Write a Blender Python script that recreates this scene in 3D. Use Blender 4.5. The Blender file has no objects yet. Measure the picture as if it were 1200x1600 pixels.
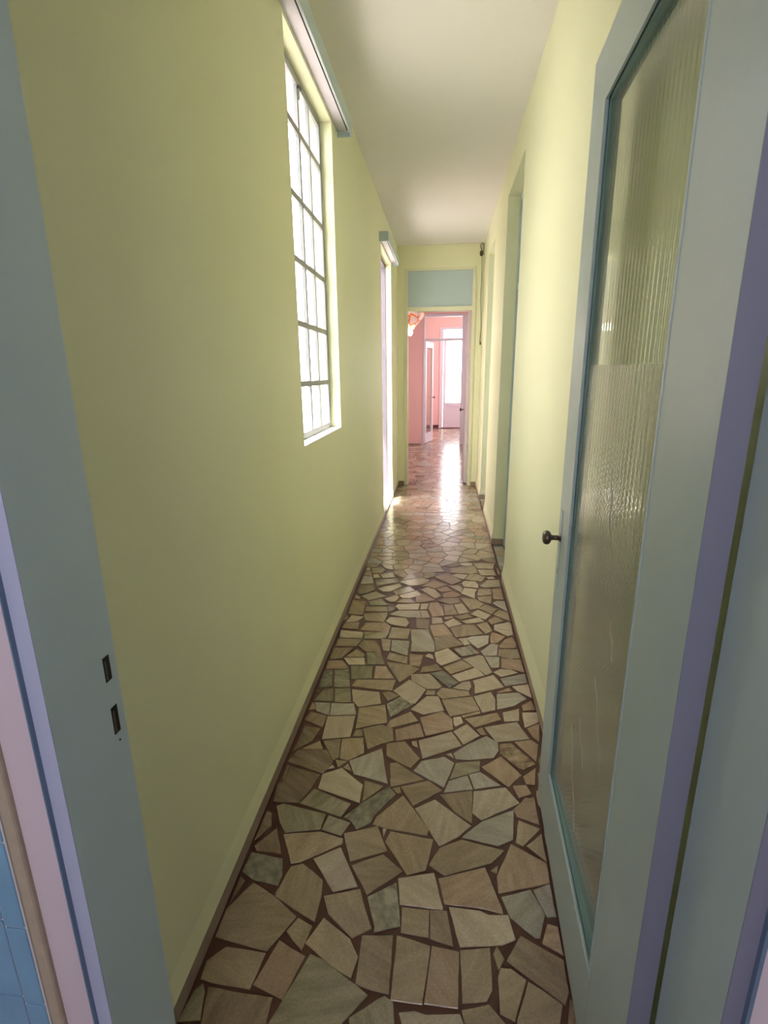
import bpy, bmesh, math, random
from mathutils import Vector, Matrix, noise

# ---------------------------------------------------------------- camera, world, lights, exposure
scene = bpy.context.scene
COL = scene.collection
random.seed(7)
PI = math.pi

cam_data = bpy.data.cameras.new('camera')
cam_data.sensor_fit = 'VERTICAL'
cam_data.sensor_height = 36.0
cam_data.lens = 36.0 * 804.67 / 1600.0
cam_data.clip_start = 0.02
cam_data.clip_end = 200
cam = bpy.data.objects.new('camera', cam_data)
COL.objects.link(cam)
f_px = 804.67
fwd = Vector((94.68, 216.9, -f_px)).normalized()          # corridor axis seen from the camera
upc = Vector((math.sin(.0182), math.cos(.0182), 0))
upc = (upc - upc.dot(fwd) * fwd).normalized()
rgt = fwd.cross(upc)
cam.matrix_world = Matrix.Translation((0, 0, 1.5)) @ Matrix((rgt, fwd, upc)).to_4x4()
scene.camera = cam

world = bpy.data.worlds.new('world')
scene.world = world
world.use_nodes = True
bg = world.node_tree.nodes['Background']
bg.inputs[0].default_value = (1.0, 0.96, 0.985, 1)
bg.inputs[1].default_value = 14.0

sun_data = bpy.data.lights.new('sun', 'SUN')
sun_data.energy = 34.0
sun_data.angle = math.radians(0.6)
sun_data.color = (1.0, 0.97, 0.92)
sun = bpy.data.objects.new('sun', sun_data)
COL.objects.link(sun)
sun.rotation_euler = Vector((0.27, 0.22, -1.0)).to_track_quat('-Z', 'Y').to_euler()

scene.view_settings.view_transform = 'Standard'
scene.view_settings.look = 'None'
scene.view_settings.gamma = 1.0
scene.view_settings.use_curve_mapping = False
scene.view_settings.exposure = -0.2
try:
    scene.cycles.max_bounces = 14
    scene.cycles.diffuse_bounces = 8
    scene.cycles.glossy_bounces = 6
    scene.cycles.transparent_max_bounces = 24
    scene.cycles.sample_clamp_indirect = 12
except Exception:
    pass

def portal(loc, size, direction):
    """a light-guiding portal in a window opening (gives off no light of its own)"""
    d = bpy.data.lights.new('window_portal', 'AREA')
    d.shape = 'RECTANGLE'
    d.size, d.size_y = size
    d.cycles.is_portal = True
    o = bpy.data.objects.new('window_portal', d)
    o.location = loc
    o.rotation_euler = Vector(direction).to_track_quat('-Z', 'Z').to_euler()
    COL.objects.link(o)

portal((-0.80, 2.683, 1.99), (0.9, 1.62), (1, 0, 0))
portal((-0.80, 5.765, 1.36), (1.0, 2.68), (1, 0, 0))
portal((0.40, 14.98, 1.4), (0.86, 2.6), (0, -1, 0))
portal((1.62, 9.4, 1.4), (1.8, 1.0), (-1, 0, 0))
portal((1.92, 13.2, 1.65), (2.0, 1.7), (-1, 0, 0))
portal((-0.1, -1.68, 1.75), (0.9, 0.9), (0, 1, 0))

# ---------------------------------------------------------------- materials
def new_mat(name):
    m = bpy.data.materials.new(name)
    m.use_nodes = True
    return m, m.node_tree.nodes, m.node_tree.links, m.node_tree.nodes['Principled BSDF']

def paint(name, col, rough=0.6, var=0.05, scale=2.5, bump=0.15, bscale=120, metallic=0.0, spec=0.5):
    """painted or plain surface: base colour broken up by noise, fine relief"""
    m, N, L, P = new_mat(name)
    tc = N.new('ShaderNodeTexCoord')
    nz = N.new('ShaderNodeTexNoise'); nz.inputs['Scale'].default_value = scale; nz.inputs['Detail'].default_value = 5
    L.new(tc.outputs['Object'], nz.inputs['Vector'])
    mx = N.new('ShaderNodeMix'); mx.data_type = 'RGBA'
    mx.inputs[6].default_value = (*[max(0, c * (1 - var)) for c in col], 1)
    mx.inputs[7].default_value = (*[min(1, c * (1 + var)) for c in col], 1)
    L.new(nz.outputs['Fac'], mx.inputs[0])
    L.new(mx.outputs[2], P.inputs['Base Color'])
    n2 = N.new('ShaderNodeTexNoise'); n2.inputs['Scale'].default_value = bscale; n2.inputs['Detail'].default_value = 3
    L.new(tc.outputs['Object'], n2.inputs['Vector'])
    b = N.new('ShaderNodeBump'); b.inputs['Strength'].default_value = bump; b.inputs['Distance'].default_value = 0.002
    L.new(n2.outputs['Fac'], b.inputs['Height']); L.new(b.outputs['Normal'], P.inputs['Normal'])
    P.inputs['Roughness'].default_value = rough
    P.inputs['Metallic'].default_value = metallic
    P.inputs['Specular IOR Level'].default_value = spec
    return m

M_wall = paint('lime_wall_paint', (0.755, 0.765, 0.53), 0.55, 0.03)
M_ceil = paint('ceiling_paint', (0.76, 0.745, 0.75), 0.8, 0.02)
M_pink = paint('pink_wall_paint', (0.79, 0.50, 0.47), 0.6, 0.03)
M_blue = paint('pale_blue_gloss_paint', (0.45, 0.555, 0.59), 0.35, 0.05, 6, 0.12, 60)
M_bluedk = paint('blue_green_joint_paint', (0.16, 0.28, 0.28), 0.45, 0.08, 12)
M_cream = paint('cream_frame_paint', (0.68, 0.68, 0.50), 0.5, 0.03)
M_lilac = paint('lilac_white_paint', (0.66, 0.62, 0.68), 0.45, 0.03)
M_lilacblue = paint('lilac_blue_lit_edge', (0.45, 0.47, 0.66), 0.4, 0.04)  # lilac of the bathroom light put into the jamb edge colour
M_slate = paint('slate_blue_groove_shade', (0.13, 0.19, 0.30), 0.5, 0.06)  # shade of the groove beside the frame put into the colour
M_metalp = paint('grey_steel_window_paint', (0.29, 0.30, 0.31), 0.4, 0.06, 20)
M_mauve = paint('mauve_steel_paint', (0.17, 0.15, 0.19), 0.45, 0.06)
M_edge = paint('mauve_grey_edge', (0.20, 0.20, 0.28), 0.45, 0.05)  # darker mauve for the right jamb edge and the hinge edge
M_base = paint('brown_stone_skirting', (0.31, 0.225, 0.17), 0.3, 0.22, 14, 0.2, 60)
M_redbase = paint('dark_red_skirting', (0.10, 0.02, 0.02), 0.4, 0.1)
M_plaster = paint('pinkish_plaster', (0.64, 0.53, 0.60), 0.7, 0.04, 5)
M_groutbeige = paint('beige_tile_edge', (0.42, 0.34, 0.26), 0.8, 0.2, 30)
M_tile = paint('sky_blue_tile_glaze', (0.20, 0.38, 0.58), 0.15, 0.18, 9, 0.05, 20)
M_grout = paint('white_tile_grout', (0.62, 0.58, 0.60), 0.8, 0.05)
M_black = paint('slot_shade_and_latch', (0.012, 0.01, 0.01), 0.7, 0.1)  # stands in for the shade inside slots and holes; also colours the latch
M_brass = paint('aged_bronze', (0.16, 0.13, 0.10), 0.32, 0.25, 30, 0.1, 80, 0.85)
M_steel = paint('dull_steel', (0.35, 0.36, 0.36), 0.35, 0.15, 40, 0.1, 80, 0.8)
M_cord = paint('brown_cord', (0.10, 0.08, 0.03), 0.7, 0.1)
M_marble = paint('white_marble_threshold', (0.80, 0.78, 0.74), 0.3, 0.06)
M_mortar = paint('red_brown_mortar', (0.075, 0.022, 0.014), 0.42, 0.25, 40, 0.3, 150)
M_out = paint('outdoor_white_wall', (0.85, 0.84, 0.82), 0.8, 0.03)
M_outpink = paint('outdoor_pink_render', (0.80, 0.45, 0.45), 0.8, 0.03)
M_outfloor = paint('outdoor_paving', (0.55, 0.52, 0.48), 0.8, 0.1)
M_bathfloor = paint('bathroom_floor', (0.35, 0.30, 0.28), 0.4, 0.1)
M_bathwall = paint('bathroom_wall', (0.62, 0.62, 0.68), 0.6, 0.03)

def glass_mat(name, tint=(1, 1, 1), rough=0.0, veil=0.0, veil_col=(0.8, 0.8, 0.75), bump=None, gain=1.0, ior=1.5):
    """sheet glass: Fresnel mix of clear transmission and reflection, with an optional milky veil"""
    m, N, L, P = new_mat(name)
    N.remove(P)
    out = [n for n in N if n.type == 'OUTPUT_MATERIAL'][0]
    tr = N.new('ShaderNodeBsdfTransparent'); tr.inputs[0].default_value = (*tint, 1)
    gl = N.new('ShaderNodeBsdfGlossy'); gl.inputs['Roughness'].default_value = rough
    fr = N.new('ShaderNodeFresnel'); fr.inputs['IOR'].default_value = ior
    gg = N.new('ShaderNodeNewGeometry')      # a leaving face reflects like an entering one (thin sheet)
    io = N.new('ShaderNodeMix'); io.inputs[2].default_value = ior; io.inputs[3].default_value = 1.0 / ior
    L.new(gg.outputs['Backfacing'], io.inputs[0]); L.new(io.outputs[0], fr.inputs['IOR'])
    base = tr
    if veil:
        df = N.new('ShaderNodeBsdfDiffuse'); df.inputs[0].default_value = (*veil_col, 1)
        mv = N.new('ShaderNodeMixShader'); mv.inputs[0].default_value = veil
        L.new(tr.outputs[0], mv.inputs[1]); L.new(df.outputs[0], mv.inputs[2]); base = mv
    mul = N.new('ShaderNodeMath'); mul.operation = 'MULTIPLY'; mul.use_clamp = True
    mul.inputs[1].default_value = gain
    L.new(fr.outputs[0], mul.inputs[0])
    mx = N.new('ShaderNodeMixShader')
    L.new(mul.outputs[0], mx.inputs[0]); L.new(base.outputs[0], mx.inputs[1]); L.new(gl.outputs[0], mx.inputs[2])
    if bump:
        bump(N, L, gl, fr)
    L.new(mx.outputs[0], out.inputs[0])
    return m

def film_bump(N, L, gl, fr):
    tc = N.new('ShaderNodeTexCoord')
    mp = N.new('ShaderNodeMapping'); mp.inputs['Rotation'].default_value = (0.78, 0, 0)
    L.new(tc.outputs['Object'], mp.inputs['Vector'])
    v = N.new('ShaderNodeTexVoronoi'); v.feature = 'F1'; v.inputs['Scale'].default_value = 95; v.inputs['Randomness'].default_value = 0.1
    L.new(mp.outputs[0], v.inputs['Vector'])
    b = N.new('ShaderNodeBump'); b.inputs['Strength'].default_value = 0.30; b.inputs['Distance'].default_value = 0.002
    L.new(v.outputs['Distance'], b.inputs['Height'])
    nz = N.new('ShaderNodeTexNoise'); nz.inputs['Scale'].default_value = 9; nz.inputs['Detail'].default_value = 4; nz.inputs['Distortion'].default_value = 1.5
    L.new(tc.outputs['Object'], nz.inputs['Vector'])
    b2 = N.new('ShaderNodeBump'); b2.inputs['Strength'].default_value = 0.12; b2.inputs['Distance'].default_value = 0.003
    L.new(nz.outputs['Fac'], b2.inputs['Height']); L.new(b.outputs[0], b2.inputs['Normal'])
    L.new(b2.outputs[0], gl.inputs['Normal'])

M_glass = glass_mat('window_glass', (0.97, 0.98, 0.98))
M_ribglass = glass_mat('ribbed_glass', (0.90, 0.93, 0.90), 0.03, 0.05, (0.7, 0.72, 0.62))
M_crease = paint('pale_crease', (0.62, 0.58, 0.45), 0.4, 0.05)
M_film = glass_mat('milky_adhesive_film', (0.86, 0.88, 0.84), 0.07, 0.42, (0.66, 0.67, 0.62), film_bump, 1.6)

def stone_mat(name, c1, c2, c3, speck=0.0):
    m, N, L, P = new_mat(name)
    geo = N.new('ShaderNodeNewGeometry')
    oi = N.new('ShaderNodeObjectInfo')
    add = N.new('ShaderNodeVectorMath'); add.operation = 'MULTIPLY_ADD'
    add.inputs[1].default_value = (1, 1, 1)
    mulr = N.new('ShaderNodeVectorMath'); mulr.operation = 'SCALE'; mulr.inputs[0].default_value = (7, 13, 3)
    L.new(oi.outputs['Random'], mulr.inputs['Scale'])
    L.new(geo.outputs['Position'], add.inputs[0]); L.new(mulr.outputs[0], add.inputs[2])
    rot = N.new('ShaderNodeVectorRotate'); rot.rotation_type = 'Z_AXIS'
    ang = N.new('ShaderNodeMath'); ang.operation = 'MULTIPLY'; ang.inputs[1].default_value = 14.0
    L.new(oi.outputs['Random'], ang.inputs[0]); L.new(ang.outputs[0], rot.inputs['Angle'])
    L.new(add.outputs[0], rot.inputs['Vector'])
    st = N.new('ShaderNodeMapping'); st.inputs['Scale'].default_value = (1.0, 5.0, 1.0)
    L.new(rot.outputs[0], st.inputs['Vector'])
    n1 = N.new('ShaderNodeTexNoise'); n1.inputs['Scale'].default_value = 7; n1.inputs['Detail'].default_value = 6; n1.inputs['Roughness'].default_value = 0.6
    L.new(st.outputs[0], n1.inputs['Vector'])
    cr = N.new('ShaderNodeValToRGB')
    e = cr.color_ramp.elements
    e[0].position = 0.32; e[0].color = (*c1, 1)
    e[1].position = 0.68; e[1].color = (*c3, 1)
    k = e.new(0.5); k.color = (*c2, 1)
    L.new(n1.outputs['Fac'], cr.inputs[0])
    n3 = N.new('ShaderNodeTexNoise'); n3.inputs['Scale'].default_value = 45 if speck else 160; n3.inputs['Detail'].default_value = 4
    L.new(add.outputs[0], n3.inputs['Vector'])
    hs = N.new('ShaderNodeHueSaturation')
    val = N.new('ShaderNodeMapRange'); val.inputs['To Min'].default_value = 0.82; val.inputs['To Max'].default_value = 1.14
    L.new(oi.outputs['Random'], val.inputs[0])
    sp = N.new('ShaderNodeMapRange'); sp.inputs['From Min'].default_value = 0.35; sp.inputs['From Max'].default_value = 0.65
    a = 0.22 if speck else 0.09
    sp.inputs['To Min'].default_value = 1 - a; sp.inputs['To Max'].default_value = 1 + a
    L.new(n3.outputs['Fac'], sp.inputs[0])
    mm = N.new('ShaderNodeMath'); mm.operation = 'MULTIPLY'
    L.new(val.outputs[0], mm.inputs[0]); L.new(sp.outputs[0], mm.inputs[1])
    L.new(mm.outputs[0], hs.inputs['Value']); L.new(cr.outputs[0], hs.inputs['Color'])
    L.new(hs.outputs[0], P.inputs['Base Color'])
    rr = N.new('ShaderNodeMapRange'); rr.inputs['To Min'].default_value = 0.12; rr.inputs['To Max'].default_value = 0.26
    L.new(n1.outputs['Fac'], rr.inputs[0]); L.new(rr.outputs[0], P.inputs['Roughness'])
    P.inputs['Specular IOR Level'].default_value = 0.75
    n4 = N.new('ShaderNodeTexNoise'); n4.inputs['Scale'].default_value = 14; n4.inputs['Detail'].default_value = 5
    L.new(add.outputs[0], n4.inputs['Vector'])
    b = N.new('ShaderNodeBump'); b.inputs['Strength'].default_value = 0.25; b.inputs['Distance'].default_value = 0.002
    L.new(n4.outputs['Fac'], b.inputs['Height']); L.new(b.outputs[0], P.inputs['Normal'])
    return m

STONE = {
    't': stone_mat('tan_flagstone', (0.265, 0.195, 0.125), (0.315, 0.235, 0.155), (0.37, 0.28, 0.19)),
    'l': stone_mat('pale_flagstone', (0.38, 0.305, 0.225), (0.43, 0.35, 0.265), (0.48, 0.40, 0.31)),
    'w': stone_mat('warm_flagstone', (0.285, 0.185, 0.12), (0.345, 0.235, 0.16), (0.40, 0.285, 0.20)),
    'W': stone_mat('rusty_flagstone', (0.14, 0.09, 0.055), (0.27, 0.18, 0.11), (0.35, 0.24, 0.16), 1),
    'g': stone_mat('olive_flagstone', (0.185, 0.155, 0.10), (0.25, 0.21, 0.14), (0.31, 0.265, 0.185)),
    'G': stone_mat('speckled_grey_flagstone', (0.17, 0.15, 0.11), (0.24, 0.215, 0.16), (0.30, 0.27, 0.21), 1),
    'b': stone_mat('blue_grey_flagstone', (0.305, 0.265, 0.22), (0.365, 0.325, 0.275), (0.42, 0.375, 0.325)),
    'B': stone_mat('dark_grey_flagstone', (0.14, 0.125, 0.11), (0.24, 0.215, 0.18), (0.32, 0.285, 0.24)),
    'd': stone_mat('brown_flagstone', (0.165, 0.115, 0.075), (0.215, 0.15, 0.10), (0.27, 0.19, 0.13)),
}

# ---------------------------------------------------------------- mesh helpers
def link(name, bm, mats, parent=None, kind=None, smooth=False):
    me = bpy.data.meshes.new(name)
    bmesh.ops.recalc_face_normals(bm, faces=bm.faces)
    if smooth:
        for f in bm.faces: f.smooth = True
    bm.to_mesh(me); bm.free()
    for m in (mats if isinstance(mats, (list, tuple)) else [mats]):
        me.materials.append(m)
    o = bpy.data.objects.new(name, me)
    COL.objects.link(o)
    if parent is not None:
        o.parent = parent
        p = parent.location
        if parent.parent is not None: p = p + parent.parent.location
        o.location = -p
    if kind: o['kind'] = kind
    return o

def empty(name, loc, label=None, cat=None, group=None, kind=None):
    o = bpy.data.objects.new(name, None)
    o.empty_display_size = 0.1
    o.location = loc
    COL.objects.link(o)
    if label: o['label'] = label
    if cat: o['category'] = cat
    if group: o['group'] = group
    if kind: o['kind'] = kind
    return o

def box(bm, x0, x1, y0, y1, z0, z1, bev=0.0, T=None):
    a = [(x0, y0, z0), (x1, y0, z0), (x1, y1, z0), (x0, y1, z0), (x0, y0, z1), (x1, y0, z1), (x1, y1, z1), (x0, y1, z1)]
    v = [bm.verts.new(T(p) if T else p) for p in a]
    fs = [bm.faces.new([v[i] for i in q]) for q in ((3, 2, 1, 0), (4, 5, 6, 7), (0, 1, 5, 4), (1, 2, 6, 5), (2, 3, 7, 6), (3, 0, 4, 7))]
    if bev > 0:
        es = list({e for f in fs for e in f.edges})
        bmesh.ops.bevel(bm, geom=es, offset=bev, segments=2, affect='EDGES', profile=0.5)

def boxes(name, bs, mat, parent=None, kind=None, bev=0.0, T=None):
    bm = bmesh.new()
    for b in bs: box(bm, *b, bev, T)
    return link(name, bm, mat, parent, kind)

def lathe(bm, prof, origin, axis=(0, 0, 1), seg=24):
    """prof: (distance along the axis, radius)"""
    az = Vector(axis).normalized()
    ax = az.orthogonal().normalized(); ay = az.cross(ax)
    rings = []
    for d, r in prof:
        c = Vector(origin) + az * d
        rings.append([bm.verts.new(c + (ax * math.cos(2 * PI * i / seg) + ay * math.sin(2 * PI * i / seg)) * max(r, 1e-4)) for i in range(seg)])
    for a, b in zip(rings, rings[1:]):
        for i in range(seg):
            bm.faces.new((a[i], a[(i + 1) % seg], b[(i + 1) % seg], b[i]))
    bm.faces.new(rings[0][::-1]); bm.faces.new(rings[-1])

def tube(bm, pts, r, seg=8):
    pts = [Vector(p) for p in pts]
    rings = []
    n = None
    for i, p in enumerate(pts):
        t = (pts[min(i + 1, len(pts) - 1)] - pts[max(i - 1, 0)]).normalized()
        n = t.orthogonal().normalized() if n is None else (n - n.dot(t) * t).normalized()
        b = t.cross(n)
        rings.append([bm.verts.new(p + (n * math.cos(2 * PI * k / seg) + b * math.sin(2 * PI * k / seg)) * r) for k in range(seg)])
    for a, b in zip(rings, rings[1:]):
        for k in range(seg): bm.faces.new((a[k], a[(k + 1) % seg], b[(k + 1) % seg], b[k]))
    bm.faces.new(rings[0][::-1]); bm.faces.new(rings[-1])

# ---------------------------------------------------------------- the setting: dimensions
XL, XR = -0.619, 0.459      # corridor walls
YN0, YN = 0.51, 0.65         # near wall (bathroom face, corridor face)
YE, YE1 = 7.04, 7.17         # end wall
ZC = 3.037
JX0, JX1 = -0.490, 0.365     # near doorway
TH = 0.15

# left wall with the window and the glazed door
W1 = (2.253, 3.112, 1.189, 2.790)
LD = (5.28, 6.25, 0.0, 2.685)
xo = XL - TH
boxes('wall_left', [
    (xo, XL, YN, W1[0], 0, ZC), (xo, XL, W1[1], LD[0], 0, ZC), (xo, XL, LD[1], YE, 0, ZC),
    (xo, XL, W1[0], W1[1], 0, W1[2]), (xo, XL, W1[0], W1[1], W1[3], ZC),
    (xo, XL, LD[0], LD[1], LD[3], ZC)], M_wall, kind='structure')
R1 = (3.627, 4.50, 2.795)
R2 = (5.52, 6.25, 2.745)
xr = XR + 0.20
boxes('wall_right', [
    (XR, xr, YN, R1[0], 0, ZC), (XR, xr, R1[1], R2[0], 0, ZC), (XR, xr, R2[1], YE, 0, ZC),
    (XR, xr, R1[0], R1[1], R1[2], ZC), (XR, xr, R2[0], R2[1], R2[2], ZC)], M_wall, kind='structure')
OX0, OX1, OZT = -0.50, 0.345, 2.745
boxes('wall_back', [(-1.3, OX0, YE, YE1, 0, ZC), (OX1, 1.6, YE, YE1, 0, ZC), (OX0, OX1, YE, YE1, OZT, ZC)], M_wall, kind='structure')
boxes('wall_front', [(-1.3, JX0 - 0.02, YN0 + .012, YN, 0, ZC), (JX1 + 0.02, 1.2, YN0 + .012, YN, 0, ZC), (JX0 - .02, JX1 + .02, YN0 + .012, YN, 2.30, ZC)], M_wall, kind='structure')
boxes('ceiling', [(-0.9, 0.9, YN, YE, ZC, ZC + 0.15)], M_ceil, kind='structure')

# hall and far room behind the end wall: pink
HY0, HY1, FY = 11.30, 11.42, 14.77
boxes('wall_hall', [(-1.30, -1.15, YE1, HY0, 0, 3.0), (1.45, 1.6, YE1, 8.5, 0, 3.0), (1.45, 1.6, 10.3, HY0, 0, 3.0), (1.45, 1.6, 8.5, 10.3, 0, 0.9), (1.45, 1.6, 8.5, 10.3, 1.9, 3.0)], M_pink, kind='structure')
boxes('ceiling_hall', [(-1.3, 1.6, YE1, HY1, 3.0, 3.15)], M_ceil, kind='structure')
HX0, HX1 = -0.44, 0.40
boxes('wall_middle', [(-1.3, HX0, HY0, HY1, 0, 3.0), (HX1, 1.6, HY0, HY1, 0, 3.0), (HX0, HX1, HY0, HY1, 2.66, 3.0)], M_pink, kind='structure')
FX0, FX1, FZT = -0.10, 0.86, 2.66
boxes('wall_far', [(-1.5, FX0, FY, FY + .15, 0, 3.0), (FX1, 1.9, FY, FY + .15, 0, 3.0), (FX0, FX1, FY, FY + .15, FZT, 3.0)], M_pink, kind='structure')
boxes('wall_far_room', [(-1.5, -1.35, HY1, FY, 0, 3.0), (1.75, 1.9, HY1, 12.2, 0, 3.0), (1.75, 1.9, 14.2, FY, 0, 3.0), (1.75, 1.9, 12.2, 14.2, 0, 1.3), (1.75, 1.9, 12.2, 14.2, 2.5, 3.0)], M_pink, kind='structure')
boxes('ceiling_far_room', [(-1.5, 1.9, HY1, FY + .15, 3.0, 3.15)], M_ceil, kind='structure')

# bathroom around the camera
boxes('wall_bathroom', [
    (-1.45, -1.3, -1.7, YN, 0, 2.7), (1.2, 1.35, -1.7, YN, 0, 2.7),
    (-1.45, -0.55, -1.75, -1.6, 0, 2.7), (0.35, 1.35, -1.75, -1.6, 0, 2.7),
    (-0.55, 0.35, -1.75, -1.6, 0, 1.3), (-0.55, 0.35, -1.75, -1.6, 2.2, 2.7)], M_bathwall, kind='structure')
boxes('ceiling_bathroom', [(-1.45, 1.35, -1.75, YN0 + .012, 2.7, 2.85)], M_ceil, kind='structure')
boxes('floor_bathroom', [(-1.45, 1.35, -1.75, YN0, -0.1, -0.002)], M_bathfloor, kind='structure')

# outdoors: the patio beyond the left wall, the terrace beyond the far door
boxes('patio_wall', [(-4.4, -4.2, -4, 12, -0.2, 5.5)], M_out, kind='structure')
boxes('patio_ground', [(-4.2, -0.765, -4, 12, -0.3, -0.1)], M_outfloor, kind='structure')
boxes('shading_overhang', [(-1.37, -0.765, 1.2, 4.3, 4.0, 4.12)], M_outpink, kind='structure')
boxes('shading_overhang', [(-1.60, -0.765, 4.3, 8.0, 4.0, 4.12)], M_outpink, kind='structure')  # unseen slab over the patio door, edge shaped to hold back the sun
boxes('terrace_ground', [(-3, 4, FY + .15, 20, -0.3, -0.06)], M_outfloor, kind='structure')

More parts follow.
